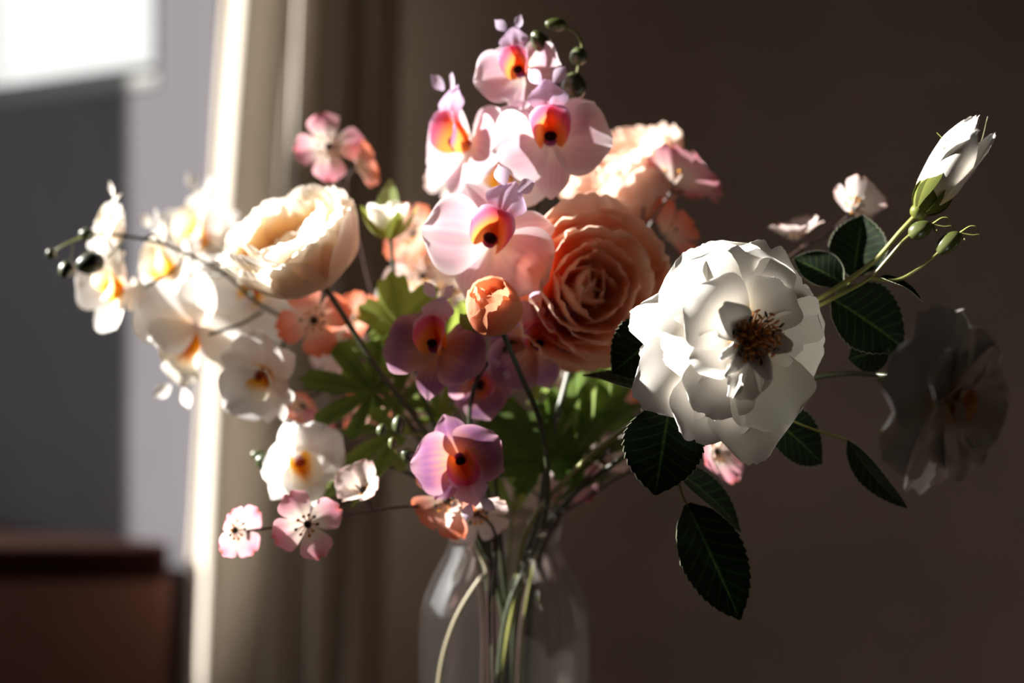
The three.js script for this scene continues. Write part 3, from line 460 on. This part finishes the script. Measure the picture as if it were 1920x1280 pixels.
{
  const t = thing('peach_ranunculus', 'large peach ranunculus bloom with ruffled layered petals, beside the open white rose', 'flower', baseOf(0, 0.0));
  stemPart(t, [FOOT(0, 0), [950, 1150, 1.05], [1005, 985, 1.045], [1035, 820, 1.04], [1075, 660, 1.05], [1090, 560, 1.045]], 0.0026, 0.0024, M.stem);
  ranunculus(t, P(1082, 548, 1.035), [0.24, 0.07, 0.95], 0, [[6, 0.083, 0.044, -4, 54, 70, 0.75, 0.035, 0.004, -0.006], [6, 0.081, 0.042, 6, 62, 78, 0.75, 0.035, 0.003, -0.004], [5, 0.076, 0.04, 14, 68, 84, 0.8, 0.035, 0.003, -0.001], [5, 0.064, 0.032, 22, 70, 90, 0.8, 0.03, 0.002, 0.001], [4, 0.054, 0.027, 30, 74, 100, 0.9, 0.03, 0.002, 0.002], [4, 0.044, 0.022, 44, 84, 112, 1.0, 0.035, 0.001, 0.003], [3, 0.036, 0.017, 60, 94, 124, 1.1, 0.035, 0.001, 0.004]], peach, 11);
  addLobed(t, [1015, 860, 1.03], [935, 770, 1.03], [0.1, 0.2, 1], 0.05, 31, { hex: '#5c7630', hex2: '#41591f' }, [[1030, 900, 1.04]]);
  addLobed(t, [1010, 800, 1.05], [1090, 880, 1.04], [0.1, 0.4, 1], 0.045, 32, { hex: '#5f7a34', hex2: '#41591f' }, [[1035, 820, 1.04]]);
  addLobed(t, [1085, 770, 1.06], [1150, 700, 1.06], [-0.2, 0.3, 1], 0.045, 33, { hex: '#74903c', hex2: '#52702a' }, [[1040, 830, 1.045]]);
  addBlade(t, [[1040, 900, 1.05], [1180, 720, 1.06]], 0.009, [-0.3, 0.5, 1], '#60783a', 61); addBlade(t, [[1020, 880, 1.06], [1110, 690, 1.07]], 0.009, [-0.5, 0.2, 1], '#6b8a3a', 62); addBlade(t, [[1060, 900, 1.06], [1200, 800, 1.05]], 0.008, [-0.3, 0.8, 0.6], '#566f34', 63); addBlade(t, [[990, 880, 1.06], [1060, 720, 1.07]], 0.009, [-0.6, 0.1, 0.8], '#7d9644', 64);
}
// ---------------------------------------------------------------- 4 peach bud
{
  const t = thing('peach_ranunculus_bud', 'small round half-closed peach ranunculus bud with green sepals, tucked under the orchids', 'flower', baseOf(-25, -0.012));
  stemPart(t, [FOOT(-25, -0.012), [950, 1150, 1.04], [1020, 980, 1.03], [1015, 800, 0.985], [975, 700, 0.972], [945, 628, 0.968]], 0.0022, 0.0019, M.stem);
  const b = ranunculus(t, P(935, 606, 0.966), [-0.2, 0.68, 0.7], 0, [[4, 0.046, 0.021, 0, 84, 122, 1.2, 0.012, 0.002, -0.002], [4, 0.044, 0.0195, 6, 90, 132, 1.25, 0.012, 0.002, 0], [4, 0.038, 0.017, 14, 96, 140, 1.25, 0.015, 0.002, 0.001], [4, 0.031, 0.013, 30, 104, 140, 1.3, 0.02, 0.001, 0.002]], (u) => mix3(lin('#dd8a58'), lin('#eeb08c'), sst(0.2, 0.9, u)), 23, 'bud_bloom');
  for (let k = 0; k < 5; k++) part('sepal', spin(petal({ L: 0.026, W: 0.0088, knots: KN.oval, a0: 0, am: 60, a1: 92, cup: 0.8, seed: 260 + k, jag: 0.01, color: flat('#3c4a22') }), k * 72 + 30, 0.003, -0.0035), M.sepal, b);
  stalkTo(t, [945, 628, 0.968], [885, 618, 0.975], M.green, 'leaf_stalk'); addBlade(t, [[885, 618, 0.975], [862, 586, 0.975]], 0.0055, [0.2, 0.2, 1], '#87a04a', 66);
}
// ---------------------------------------------------------------- 5 pale ranunculus behind
{
  const t = thing('pale_peach_ranunculus', 'pale sunlit peach ranunculus bloom peeping out above and behind the large peach one', 'flower', baseOf(35, 0.03));
  stemPart(t, [FOOT(35, 0.03), [1000, 1100, 1.08], [1040, 960, 1.085], [1110, 700, 1.12], [1180, 480, 1.13], [1195, 420, 1.13]], 0.0026, 0.0022, M.stem);
  ranunculus(t, P(1195, 395, 1.12), [-0.35, 0.75, 0.35], 0, RINGS(1.1, 6), (u, v) => mix3(lin('#f3b890'), lin('#fbe6d8'), sst(0.1, 0.7, u)), 37);
}
// ---------------------------------------------------------------- 6 cream ranunculus
{
  const t = thing('cream_ranunculus', 'cream white ranunculus bloom on a long dark stem, lit rim and golden heart', 'flower', baseOf(-40, 0.01));
  stemPart(t, [FOOT(-40, 0.01), [950, 1200, 1.05], [890, 985, 1.045], [790, 800, 1.03], [700, 680, 1.03], [640, 585, 1.032], [598, 520, 1.035]], 0.0026, 0.0022, M.stem);
  const cc = (u, v, k) => mix3(k > 0.3 ? mix3(lin('#e8aa54'), lin('#f2d6a2'), sst(0.3, 0.75, u)) : lin('#f4e9d6'), lin('#f8f4ec'), k > 0.3 ? sst(0.72, 0.95, u) : sst(0.5, 0.85, u));
  ranunculus(t, P(586, 520, 1.035), [-0.36, 0.8, 0.5], 0, [[7, 0.074, 0.036, -4, 60, 74, 0.7, 0.03, 0.004, -0.006], [7, 0.073, 0.035, 3, 64, 78, 0.7, 0.035, 0.003, -0.004], [7, 0.07, 0.033, 9, 66, 82, 0.75, 0.035, 0.003, -0.002], [6, 0.064, 0.03, 15, 70, 86, 0.8, 0.035, 0.002, 0], [6, 0.036, 0.016, 36, 66, 78, 0.9, 0.05, 0.002, 0.002], [5, 0.033, 0.013, 50, 80, 92, 1, 0.05, 0.001, 0.003], [4, 0.028, 0.011, 66, 92, 110, 1.1, 0.05, 0.001, 0.004]], cc, 5);
  // its divided leaves, low on the stem
  const deep = [[90, 1, 17], [52, 0.9, 15], [130, 0.86, 15], [14, 0.72, 15], [168, 0.68, 15]], L1 = { hex: '#93ac50', hex2: '#6d8638', lobes: deep }, L2 = { hex: '#7d9644', hex2: '#587030', lobes: deep };
  addLobed(t, [700, 735, 1.03], [530, 690, 1.03], [-0.5, 0.35, 0.8], 0.056, 41, L2, [[745, 745, 1.03]]);
  addLobed(t, [745, 690, 1.05], [640, 620, 1.05], [-0.35, 0.6, 0.75], 0.047, 42, L1, [[770, 770, 1.03]]);
  addLobed(t, [735, 762, 1.035], [760, 650, 1.045], [-0.4, 0.2, 0.9], 0.04, 43, L2, [[775, 790, 1.03]]);
  addLobed(t, [745, 812, 1.04], [610, 782, 1.045], [-0.4, 0.6, 0.7], 0.048, 44, L1, [[800, 815, 1.03]]);
  addLobed(t, [745, 860, 1.035], [600, 888, 1.03], [-0.2, 0.85, 0.55], 0.058, 45, { hex: '#98aa58', hex2: '#6c8038', lobes: [[90, 1, 15], [60, 0.8, 14], [120, 0.8, 14], [30, 0.5, 14]] }, [[800, 868, 1.03]]);
  addLobed(t, [830, 780, 1.06], [790, 700, 1.06], [-0.4, 0.3, 0.9], 0.036, 46, L1, [[815, 825, 1.04]]);
}
// ---------------------------------------------------------------- 7 small white ranunculus bud with green sepals
{
  const t = thing('white_ranunculus_bud', 'half-open small white bud in pointed green sepals with an upright leaf above', 'flower', baseOf(-15, 0.03));
  stemPart(t, [FOOT(-15, 0.03), [940, 1150, 1.08], [900, 980, 1.07], [800, 760, 1.06], [745, 560, 1.06], [732, 448, 1.06]], 0.0022, 0.0017, M.stem);
  const b = sub('bud_bloom', t, P(730, 446, 1.06), [-0.05, 0.97, 0.25], 0);
  for (let k = 0; k < 9; k++) part('petal', spin(petal({ L: 0.029 - (k > 4 ? 0.004 : 0), W: 0.0125, knots: KN.wide, a0: 30, am: 66 + (k > 4 ? 14 : 0), a1: 88 + (k > 4 ? 14 : 0), cup: 0.9, ruf: 0.05, seed: 300 + k, color: (u) => mix3(lin('#e6e2a8'), lin('#f7f4ec'), sst(0.2, 0.5, u)) }), k * 82, 0.002, 0.001), M.ran, b);
  for (let k = 0; k < 5; k++) part('sepal', spin(petal({ L: 0.034, W: 0.0075, knots: KN.lance, a0: 20, am: 58, a1: 70, cup: 0.7, seed: 320 + k, jag: 0.01, round: 0.02, color: (u, v) => mix3(lin('#87963a'), lin('#a5b05a'), Math.abs(v)) }), k * 72 + 18, 0.003, -0.001), M.sepal, b);
  addBlade(t, [[730, 430, 1.075], [728, 330, 1.08]], 0.0098, [-0.3, 0, 1], '#8a9e62', 67);
  addLobed(t, [748, 612, 1.045], [728, 510, 1.045], [-0.2, 0.1, 1], 0.046, 51, { hex: '#94a84c', hex2: '#748a36', droop: 0.2 }, [[765, 660, 1.05]]);
  addLobed(t, [838, 640, 1.09], [815, 560, 1.09], [0.2, 0, 1], 0.044, 52, { hex: '#a3b656', hex2: '#839a3e', droop: 0.2 }, [[820, 720, 1.075]]);
}
// ---------------------------------------------------------------- 8 pink orchid spray, upper
{
  const t = thing('pink_orchid_spray', 'tall lavender pink orchid spray with sunlit blossoms and green buds at its curved tip', 'flower', baseOf(10, 0.012));
  stemPart(t, [FOOT(10, 0.012), [950, 1150, 1.055], [935, 985, 1.05], [925, 800, 1.045], [945, 600, 1.03], [975, 500, 1.028], [1010, 380, 1.028], [1050, 260, 1.022], [1074, 190, 1.012]], 0.0022, 0.0014, M.stem);
  stemPart(t, [[1074, 190, 1.012], [1084, 130, 1.005], [1092, 90, 1.003], [1080, 62, 1.003], [1058, 50, 1.003]], 0.0014, 0.0009, M.green, 'stem_tip');
  stemPart(t, [[1072, 165, 1.01], [1050, 125, 1.003], [1024, 96, 1.0]], 0.0007, 0.0006, M.green, 'bud_stalk');
  addBud(t, [1078, 188, 1.006], [1074, 134, 1.004], 0.0094, '#3a4426'); addBud(t, [1088, 122, 1.004], [1082, 88, 1.002], 0.0066, '#3e4a2c'); addBud(t, [1026, 98, 1.0], [1000, 58, 0.998], 0.0064, '#3c4624'); addBud(t, [1062, 48, 1.003], [1022, 44, 1.002], 0.0048, '#454d22');
  orchid(t, P(982, 138, 1.008), [-0.35, 0.1, 0.9], 186, 0.74, PINK, 1, { open: 12 });
  orchid(t, P(880, 272, 1.03), [-0.72, 0.12, 0.6], 176, 0.98, PINK, 2, { open: 4 });
  orchid(t, P(1030, 262, 1.0), [0.02, 0.06, 1], 184, 0.96, PINK, 3, { open: 14 });
  orchid(t, P(925, 448, 0.985), [-0.12, 0.0, 1], 154, 1.02, PINK, 4, { open: 4 });
  for (const [a, b, c] of [[[1050, 260, 1.022], [1020, 190, 1.02], [985, 142, 1.014]], [[1010, 380, 1.028], [950, 310, 1.04], [885, 275, 1.036]], [[1040, 290, 1.024], [1035, 272, 1.012], [1030, 264, 1.004]], [[962, 540, 1.028], [945, 490, 1.01], [927, 452, 0.99]]]) stemPart(t, [a, b, c], 0.0011, 0.0011, M.green, 'flower_stalk');
  orchid(t, P(955, 340, 1.045), [-0.5, 0.2, 0.8], 190, 0.85, PALE, 5); stalkTo(t, [1010, 380, 1.028], [957, 343, 1.047], M.green, 'flower_stalk');
}
// ---------------------------------------------------------------- 9 lower pink orchid spray
{
  const t = thing('mauve_orchid_spray', 'low mauve orchid spray with shaded blossoms facing out and tiny round green buds', 'flower', baseOf(-35, -0.018));
  stemPart(t, [FOOT(-35, -0.018), [925, 1150, 1.035], [925, 985, 1.03], [905, 880, 1.015], [880, 790, 1.005], [900, 700, 1.0], [960, 640, 0.995]], 0.0022, 0.0015, M.stem);
  orchid(t, P(825, 655, 0.99), [-0.35, 0.35, 0.85], 172, 0.84, MAUVE, 11, { open: 4 });
  orchid(t, P(1000, 640, 1.005), [0.3, -0.1, 1], 205, 0.82, MAUVE, 12, { open: -4 });
  orchid(t, P(862, 858, 0.985), [0.1, -0.12, 1], 20, 0.8, MAUVE, 13, { open: 26 });
  orchid(t, P(905, 715, 1.02), [-0.2, -0.3, 0.9], 130, 0.62, MAUVE, 14, { open: 30 }); stalkTo(t, [900, 700, 1.0], [905, 714, 1.022], M.stem, 'flower_stalk'); stalkTo(t, [960, 640, 0.995], [998, 641, 1.007], M.stem, 'flower_stalk');
  stemPart(t, [[905, 700, 1.0], [860, 680, 1.0], [828, 658, 0.996]], 0.0011, 0.0011, M.stem, 'flower_stalk'); stemPart(t, [[898, 860, 1.012], [880, 862, 1.003], [864, 860, 0.99]], 0.0011, 0.0011, M.stem, 'flower_stalk');
  stemPart(t, [[903, 878, 1.015], [840, 880, 1.005], [775, 866, 1.0], [745, 848, 1.0], [735, 815, 1.0]], 0.001, 0.0007, M.green, 'bud_stalk');
  addBud(t, [715, 818, 1.0], [718, 794, 1.0], 0.0042, '#3b4a2c'); addBud(t, [746, 815, 1.0], [748, 778, 1.0], 0.0048, '#36442a'); addBud(t, [740, 842, 0.995], [734, 820, 0.993], 0.0036, '#5d6634'); addBud(t, [778, 862, 0.995], [754, 846, 0.99], 0.0054, '#2f3d24');
}
// ---------------------------------------------------------------- 10 white orchid spray
{
  const t = thing('white_orchid_spray', 'arching white orchid spray with yellow throats and dark buds hanging at its tip', 'flower', baseOf(-50, 0.03));
  stemPart(t, [FOOT(-50, 0.03), [920, 1150, 1.08], [885, 985, 1.08], [790, 830, 1.09], [650, 670, 1.1], [540, 600, 1.095], [480, 566, 1.09], [425, 516, 1.085], [350, 475, 1.08], [290, 453, 1.075], [205, 437, 1.07]], 0.0022, 0.0013, M.stem);
  stemPart(t, [[205, 437, 1.07], [160, 443, 1.068], [115, 462, 1.066], [98, 474, 1.066]], 0.0012, 0.0007, M.green, 'stem_tip');
  stemPart(t, [[350, 477, 1.08], [318, 512, 1.075], [272, 537, 1.07]], 0.0009, 0.0014, M.green, 'flower_stalk'); stemPart(t, [[492, 584, 1.09], [450, 608, 1.08], [392, 627, 1.07]], 0.0012, 0.0014, M.stem, 'flower_stalk'); stemPart(t, [[232, 450, 1.07], [215, 470, 1.065], [198, 484, 1.062]], 0.0008, 0.0008, M.green, 'bud_stalk'); stemPart(t, [[138, 452, 1.067], [134, 480, 1.064], [132, 492, 1.063]], 0.0006, 0.0006, M.green, 'bud_stalk'); stemPart(t, [[425, 516, 1.085], [425, 498, 1.08], [398, 492, 1.08]], 0.0008, 0.0006, M.stem, 'flower_stalk');
  stemPart(t, [[305, 460, 1.077], [290, 440, 1.075], [272, 447, 1.075]], 0.001, 0.0012, M.stem, 'flower_stalk');
  addBud(t, [196, 486, 1.062], [142, 500, 1.058], 0.0088, '#1e2418'); addBud(t, [134, 490, 1.063], [116, 520, 1.06], 0.0062, '#20281a'); addBud(t, [104, 470, 1.066], [88, 482, 1.065], 0.0046, '#3a4226'); addBud(t, [178, 440, 1.07], [148, 438, 1.07], 0.0052, '#333c24');
  orchid(t, P(228, 440, 1.09), [-0.75, 0.35, 0.45], 160, 0.72, PALE, 21, { open: 18 });
  orchid(t, P(232, 545, 1.09), [-0.62, 0.1, 0.7], 140, 0.86, PALE, 22, { open: 14 });
  orchid(t, P(368, 612, 1.085), [-0.5, -0.45, -0.55], 20, 1.08, PALE, 23);
  orchid(t, P(385, 455, 1.22), [-0.4, 0.3, 0.7], 170, 1.05, PALE, 24, { open: 8 });
  orchid(t, P(470, 555, 1.14), [0.2, 0.1, 0.9], 150, 0.95, PALE, 25, { open: 6 });
  orchid(t, P(505, 700, 1.06), [-0.35, -0.15, 0.8], 60, 0.86, PALE, 26, { open: 22 });
  orchid(t, P(330, 510, 1.16), [-0.6, 0.2, 0.5], 190, 0.95, PALE, 27, { open: 8 });
  stalkTo(t, [232, 446, 1.072], [229, 441, 1.091], M.stem, 'flower_stalk'); stalkTo(t, [272, 537, 1.07], [234, 545, 1.091], M.stem, 'flower_stalk'); stalkTo(t, [480, 566, 1.09], [471, 556, 1.141], M.stem, 'flower_stalk');
  stemPart(t, [[540, 600, 1.095], [530, 650, 1.085], [508, 698, 1.066]], 0.0011, 0.0011, M.stem, 'flower_stalk'); stemPart(t, [[480, 566, 1.09], [440, 500, 1.17], [388, 458, 1.215]], 0.0011, 0.0011, M.stem, 'flower_stalk'); stemPart(t, [[425, 516, 1.085], [370, 515, 1.13], [332, 512, 1.155]], 0.0011, 0.0011, M.stem, 'flower_stalk');
}
{
  const t = thing('white_orchid_sprig', 'short white orchid sprig with one drooping blossom above the pink dogwood twig', 'flower', baseOf(-105, 0.0));
  stemPart(t, [FOOT(-105, 0.0), [822, 1290, 1.05], [852, 1165, 1.04], [900, 1085, 1.035], [912, 1072, 1.034], [890, 1020, 1.036], [872, 978, 1.04]], 0.0017, 0.0017, M.pale, 'lower_stem', 'pale beige bent wire stem inside the glass');
  stemPart(t, [[872, 978, 1.04], [800, 905, 1.05], [640, 850, 1.05], [560, 850, 1.05], [500, 862, 1.05]], 0.0017, 0.001, M.stem);
  orchid(t, P(555, 862, 1.045), [0.35, -0.1, 0.85], 20, 0.82, PALE, 31, { open: 26 });
  addBud(t, [516, 866, 1.045], [478, 862, 1.045], 0.0066, '#2e3c22'); addBud(t, [500, 858, 1.05], [470, 850, 1.05], 0.0048, '#3e4a2a');
}
// ---------------------------------------------------------------- greenery between the blooms
function greenery(label, foot, spine, leaves, hexes) {
  const t = thing('greenery_sprig', label, 'greenery', baseOf(...foot));
  stemPart(t, [FOOT(...foot), ...spine], 0.0017, 0.001, M.green);
  leaves.forEach(([a, b, W, dir], i) => addBlade(t, [a, b], W, dir, hexes[i % hexes.length], 900 + i + foot[0]));
}
greenery('leafy green sprig with narrow leaves under the large peach bloom', [30, 0.012], [[985, 1150, 1.055], [1025, 985, 1.055], [1075, 870, 1.06], [1130, 780, 1.065], [1175, 715, 1.07]],
  [[[1060, 900, 1.058], [1078, 745, 1.05], 0.008, [-0.6, 0.2, 0.8]], [[1075, 870, 1.06], [1180, 830, 1.05], 0.0075, [-0.3, 0.8, 0.6]], [[1100, 825, 1.062], [1110, 690, 1.06], 0.008, [-0.7, 0.2, 0.7]], [[1110, 810, 1.062], [1215, 745, 1.055], 0.008, [-0.3, 0.8, 0.6]], [[1140, 765, 1.066], [1150, 660, 1.06], 0.0075, [-0.7, 0.1, 0.7]], [[1045, 940, 1.056], [1150, 880, 1.05], 0.007, [-0.2, 0.9, 0.5]], [[1175, 715, 1.07], [1220, 650, 1.07], 0.0075, [-0.5, 0.5, 0.7]]], ['#7f9a44', '#5f7836', '#94ab56', '#55703a']);
greenery('leafy green sprig with narrow leaves behind the mauve orchids', [-8, 0.03], [[945, 1150, 1.075], [960, 985, 1.075], [975, 860, 1.07], [990, 760, 1.07], [1005, 690, 1.07]],
  [[[968, 920, 1.072], [930, 780, 1.065], 0.008, [-0.6, 0.2, 0.8]], [[975, 860, 1.07], [1040, 760, 1.06], 0.0085, [-0.4, 0.4, 0.8]], [[983, 810, 1.07], [935, 710, 1.065], 0.008, [-0.6, 0.3, 0.7]], [[990, 760, 1.07], [1055, 680, 1.065], 0.008, [-0.5, 0.3, 0.8]], [[962, 960, 1.074], [1010, 860, 1.065], 0.0075, [-0.4, 0.3, 0.8]], [[1005, 690, 1.07], [1000, 610, 1.07], 0.0075, [-0.5, 0.3, 0.7]], [[960, 950, 1.075], [850, 790, 1.075], 0.008, [-0.6, 0.4, 0.7]]], ['#8aa44c', '#a2b65e', '#6b8440']);
// ---------------------------------------------------------------- 11 dogwood twigs
function twig(label, foot, paths, blossoms) {
  const t = thing('dogwood_twig', label, 'flower', baseOf(...foot), 'dogwood blossom twigs');
  paths.forEach((p, i) => stemPart(t, i ? p : [FOOT(...foot), ...p], i ? 0.001 : 0.0014, 0.0009, M.brown, i ? 'side_twig' : 'stem'));
  blossoms.forEach(([x, y, d, dir, roll, S, tint, cup]) => {
    dogwood(t, P(x, y, d), dir, roll, S, tint, x + y, cup);
    const at = P(x, y, d), near = paths.flat().reduce((a, q) => P(...q).distanceTo(at) < P(...a).distanceTo(at) ? q : a);
    if (P(...near).distanceTo(at) > 0.006) stalkTo(t, near, [x, y, d + 0.001], M.brown, 'flower_stalk');
  });
  return t;
}
twig('dark dogwood twig reaching out low beside the vase with three pink-edged blossoms', [-30, -0.025], [[[915, 1150, 1.03], [905, 985, 1.02], [810, 950, 1.01], [690, 958, 1.005], [600, 975, 1.0], [470, 994, 0.995], [440, 996, 0.995]], [[700, 957, 1.005], [690, 940, 1.005], [682, 928, 1.005]]],
  [[577, 982, 0.985], [437, 993, 0.99], [682, 920, 1.0]].map((p, i) => [...p, ...[[[0.02, 0.05, 1], 32, 1.08, 'pink', 14], [[0.75, -0.05, 0.62], 38, 0.95, 'pink', 28], [[-0.3, 0.5, 0.75], 70, 0.95, 'white', 44]][i]]));
twig('upright dogwood twig with two pink blossoms above the cream ranunculus', [-55, 0.035], [[[905, 1150, 1.08], [880, 985, 1.09], [790, 800, 1.1], [700, 560, 1.11], [655, 380, 1.11], [625, 318, 1.11], [620, 285, 1.11]], [[655, 380, 1.11], [652, 340, 1.105], [660, 318, 1.1]]],
  [[617, 276, 1.1, [0.1, 0.05, 1], 8, 1.15, 'pink', 10], [668, 316, 1.095, [0.6, 0.3, -0.35], 30, 0.95, 'coral', 30]]);
twig('dogwood twig with coral blossoms half hidden among the lobed green leaves', [-58, 0.02], [[[905, 1150, 1.07], [875, 985, 1.065], [790, 820, 1.07], [680, 690, 1.075], [600, 610, 1.075]], [[690, 700, 1.075], [690, 640, 1.085], [672, 596, 1.09]], [[790, 820, 1.07], [770, 700, 1.1], [764, 628, 1.1]], [[680, 690, 1.075], [630, 720, 1.09], [570, 752, 1.09]], [[690, 760, 1.08], [640, 790, 1.09], [612, 800, 1.09]]],
  [[590, 601, 1.06, [-0.05, 0.1, 1], 22, 1.22, 'coral', 12], [668, 600, 1.085, [-0.4, 0.6, 0.7], 30, 1, 'coral', 20], [764, 622, 1.1, [-0.5, 0.6, 0.6], 10, 0.9, 'white', 20], [570, 758, 1.09, [-0.4, -0.5, 0.6], 40, 0.9, 'coral', 20], [608, 806, 1.09, [-0.5, -0.3, 0.6], 10, 0.9, 'pink', 20], [640, 650, 1.12, [-0.5, 0.3, 0.8], 15, 1.2, 'white', 15], [700, 770, 1.1, [-0.5, 0.3, 0.8], 50, 1.1, 'coral', 15], [775, 735, 1.12, [-0.4, 0.3, 0.9], 20, 1.3, 'white', 12]]);
twig('dogwood twig with two pale blossoms seen from behind, beside the white rose bud', [40, 0.015], [[[985, 1150, 1.06], [1040, 985, 1.06], [1180, 800, 1.04], [1380, 570, 1.03], [1490, 474, 1.03], [1555, 436, 1.03], [1590, 405, 1.03]], [[1500, 470, 1.03], [1505, 462, 1.035], [1500, 455, 1.04]]],
  [[1598, 392, 1.03, [0.55, 0.6, -0.5], 20, 1.05, 'white', 40], [1492, 452, 1.045, [-0.1, 0.9, 0.1], 40, 1.1, 'white', 40]]);
twig('low dogwood twig leaning over the vase rim with blossoms under the rose leaf', [48, 0.0], [[[990, 1150, 1.05], [1042, 975, 1.045], [1100, 935, 1.05], [1180, 885, 1.05], [1310, 850, 1.04]], [[1100, 935, 1.05], [1130, 900, 1.06], [1145, 870, 1.06]], [[1045, 972, 1.045], [1020, 940, 1.06], [990, 912, 1.07]], [[1060, 960, 1.05], [1080, 860, 1.08], [1085, 800, 1.09]]],
  [[1340, 846, 1.04, [0.5, 0.1, 0.7], 15, 1.15, 'pink', 30], [1130, 872, 1.07, [0.2, 0.7, 0.5], 10, 1.1, 'white', 30], [1080, 905, 1.08, [-0.3, 0.4, 0.8], 50, 1.0, 'pink', 25], [1000, 905, 1.08, [-0.4, 0.3, 0.8], 20, 1.0, 'white', 25], [1085, 795, 1.1, [-0.4, 0.5, 0.8], 15, 1.0, 'coral', 25], [1100, 690, 1.1, [-0.5, 0.2, 0.8], 35, 1.2, 'white', 15], [1160, 730, 1.11, [-0.5, 0.2, 0.8], 5, 1.0, 'coral', 15]]);
twig('short dogwood twig with coral-edged blossoms resting against the vase rim below the mauve orchid', [-20, -0.03], [[[925, 1150, 1.025], [925, 990, 1.01], [890, 960, 1.005], [862, 940, 1.0]]],
  [[842, 935, 1.0, [-0.5, -0.35, 0.75], 20, 1.25, 'coral', 20], [892, 958, 1.01, [0.2, -0.6, 0.7], 60, 1.15, 'white', 25]]);
twig('tall dogwood twig with pink blossoms turned away in front of the pale peach bloom', [25, 0.02], [[[980, 1150, 1.07], [1030, 985, 1.07], [1120, 700, 1.08], [1195, 470, 1.06], [1225, 410, 1.055], [1256, 362, 1.05]], [[1195, 470, 1.06], [1204, 420, 1.065], [1207, 390, 1.07]], [[1195, 470, 1.06], [1215, 462, 1.065], [1225, 455, 1.065]]],
  [[1262, 348, 1.055, [0.4, 0.75, -0.35], 20, 1.45, 'pink', 30], [1208, 372, 1.085, [-0.1, 0.8, -0.5], 50, 1.25, 'pink', 30], [1245, 442, 1.07, [0.6, 0.5, -0.3], 10, 1.25, 'coral', 30], [1300, 345, 1.08, [0.8, 0.4, -0.1], 30, 1.1, 'pink', 30]]);
twig('dogwood twig of white blossoms glowing behind the big lavender orchid', [-10, 0.04], [[[935, 1150, 1.09], [915, 985, 1.09], [850, 750, 1.12], [810, 560, 1.13], [790, 450, 1.13]], [[830, 650, 1.125], [790, 580, 1.14], [770, 530, 1.14]]],
  [[795, 520, 1.13, [-0.4, 0.3, 0.85], 20, 1.5, 'white', 14], [778, 440, 1.13, [-0.6, 0.2, 0.7], 40, 1.2, 'coral', 20], [760, 560, 1.15, [-0.6, 0.2, 0.7], 10, 1.3, 'white', 16], [850, 545, 1.14, [-0.3, 0.3, 0.9], 70, 1.4, 'white', 12], [860, 330, 1.12, [-0.5, 0.3, 0.8], 15, 1.2, 'white', 20], [985, 560, 1.1, [-0.5, 0.3, 0.8], 15, 1.4, 'white', 14]]);

scene.traverse((o) => { if (o.isMesh) { o.castShadow = true; o.receiveShadow = true; } });
renderer.render(scene, camera);
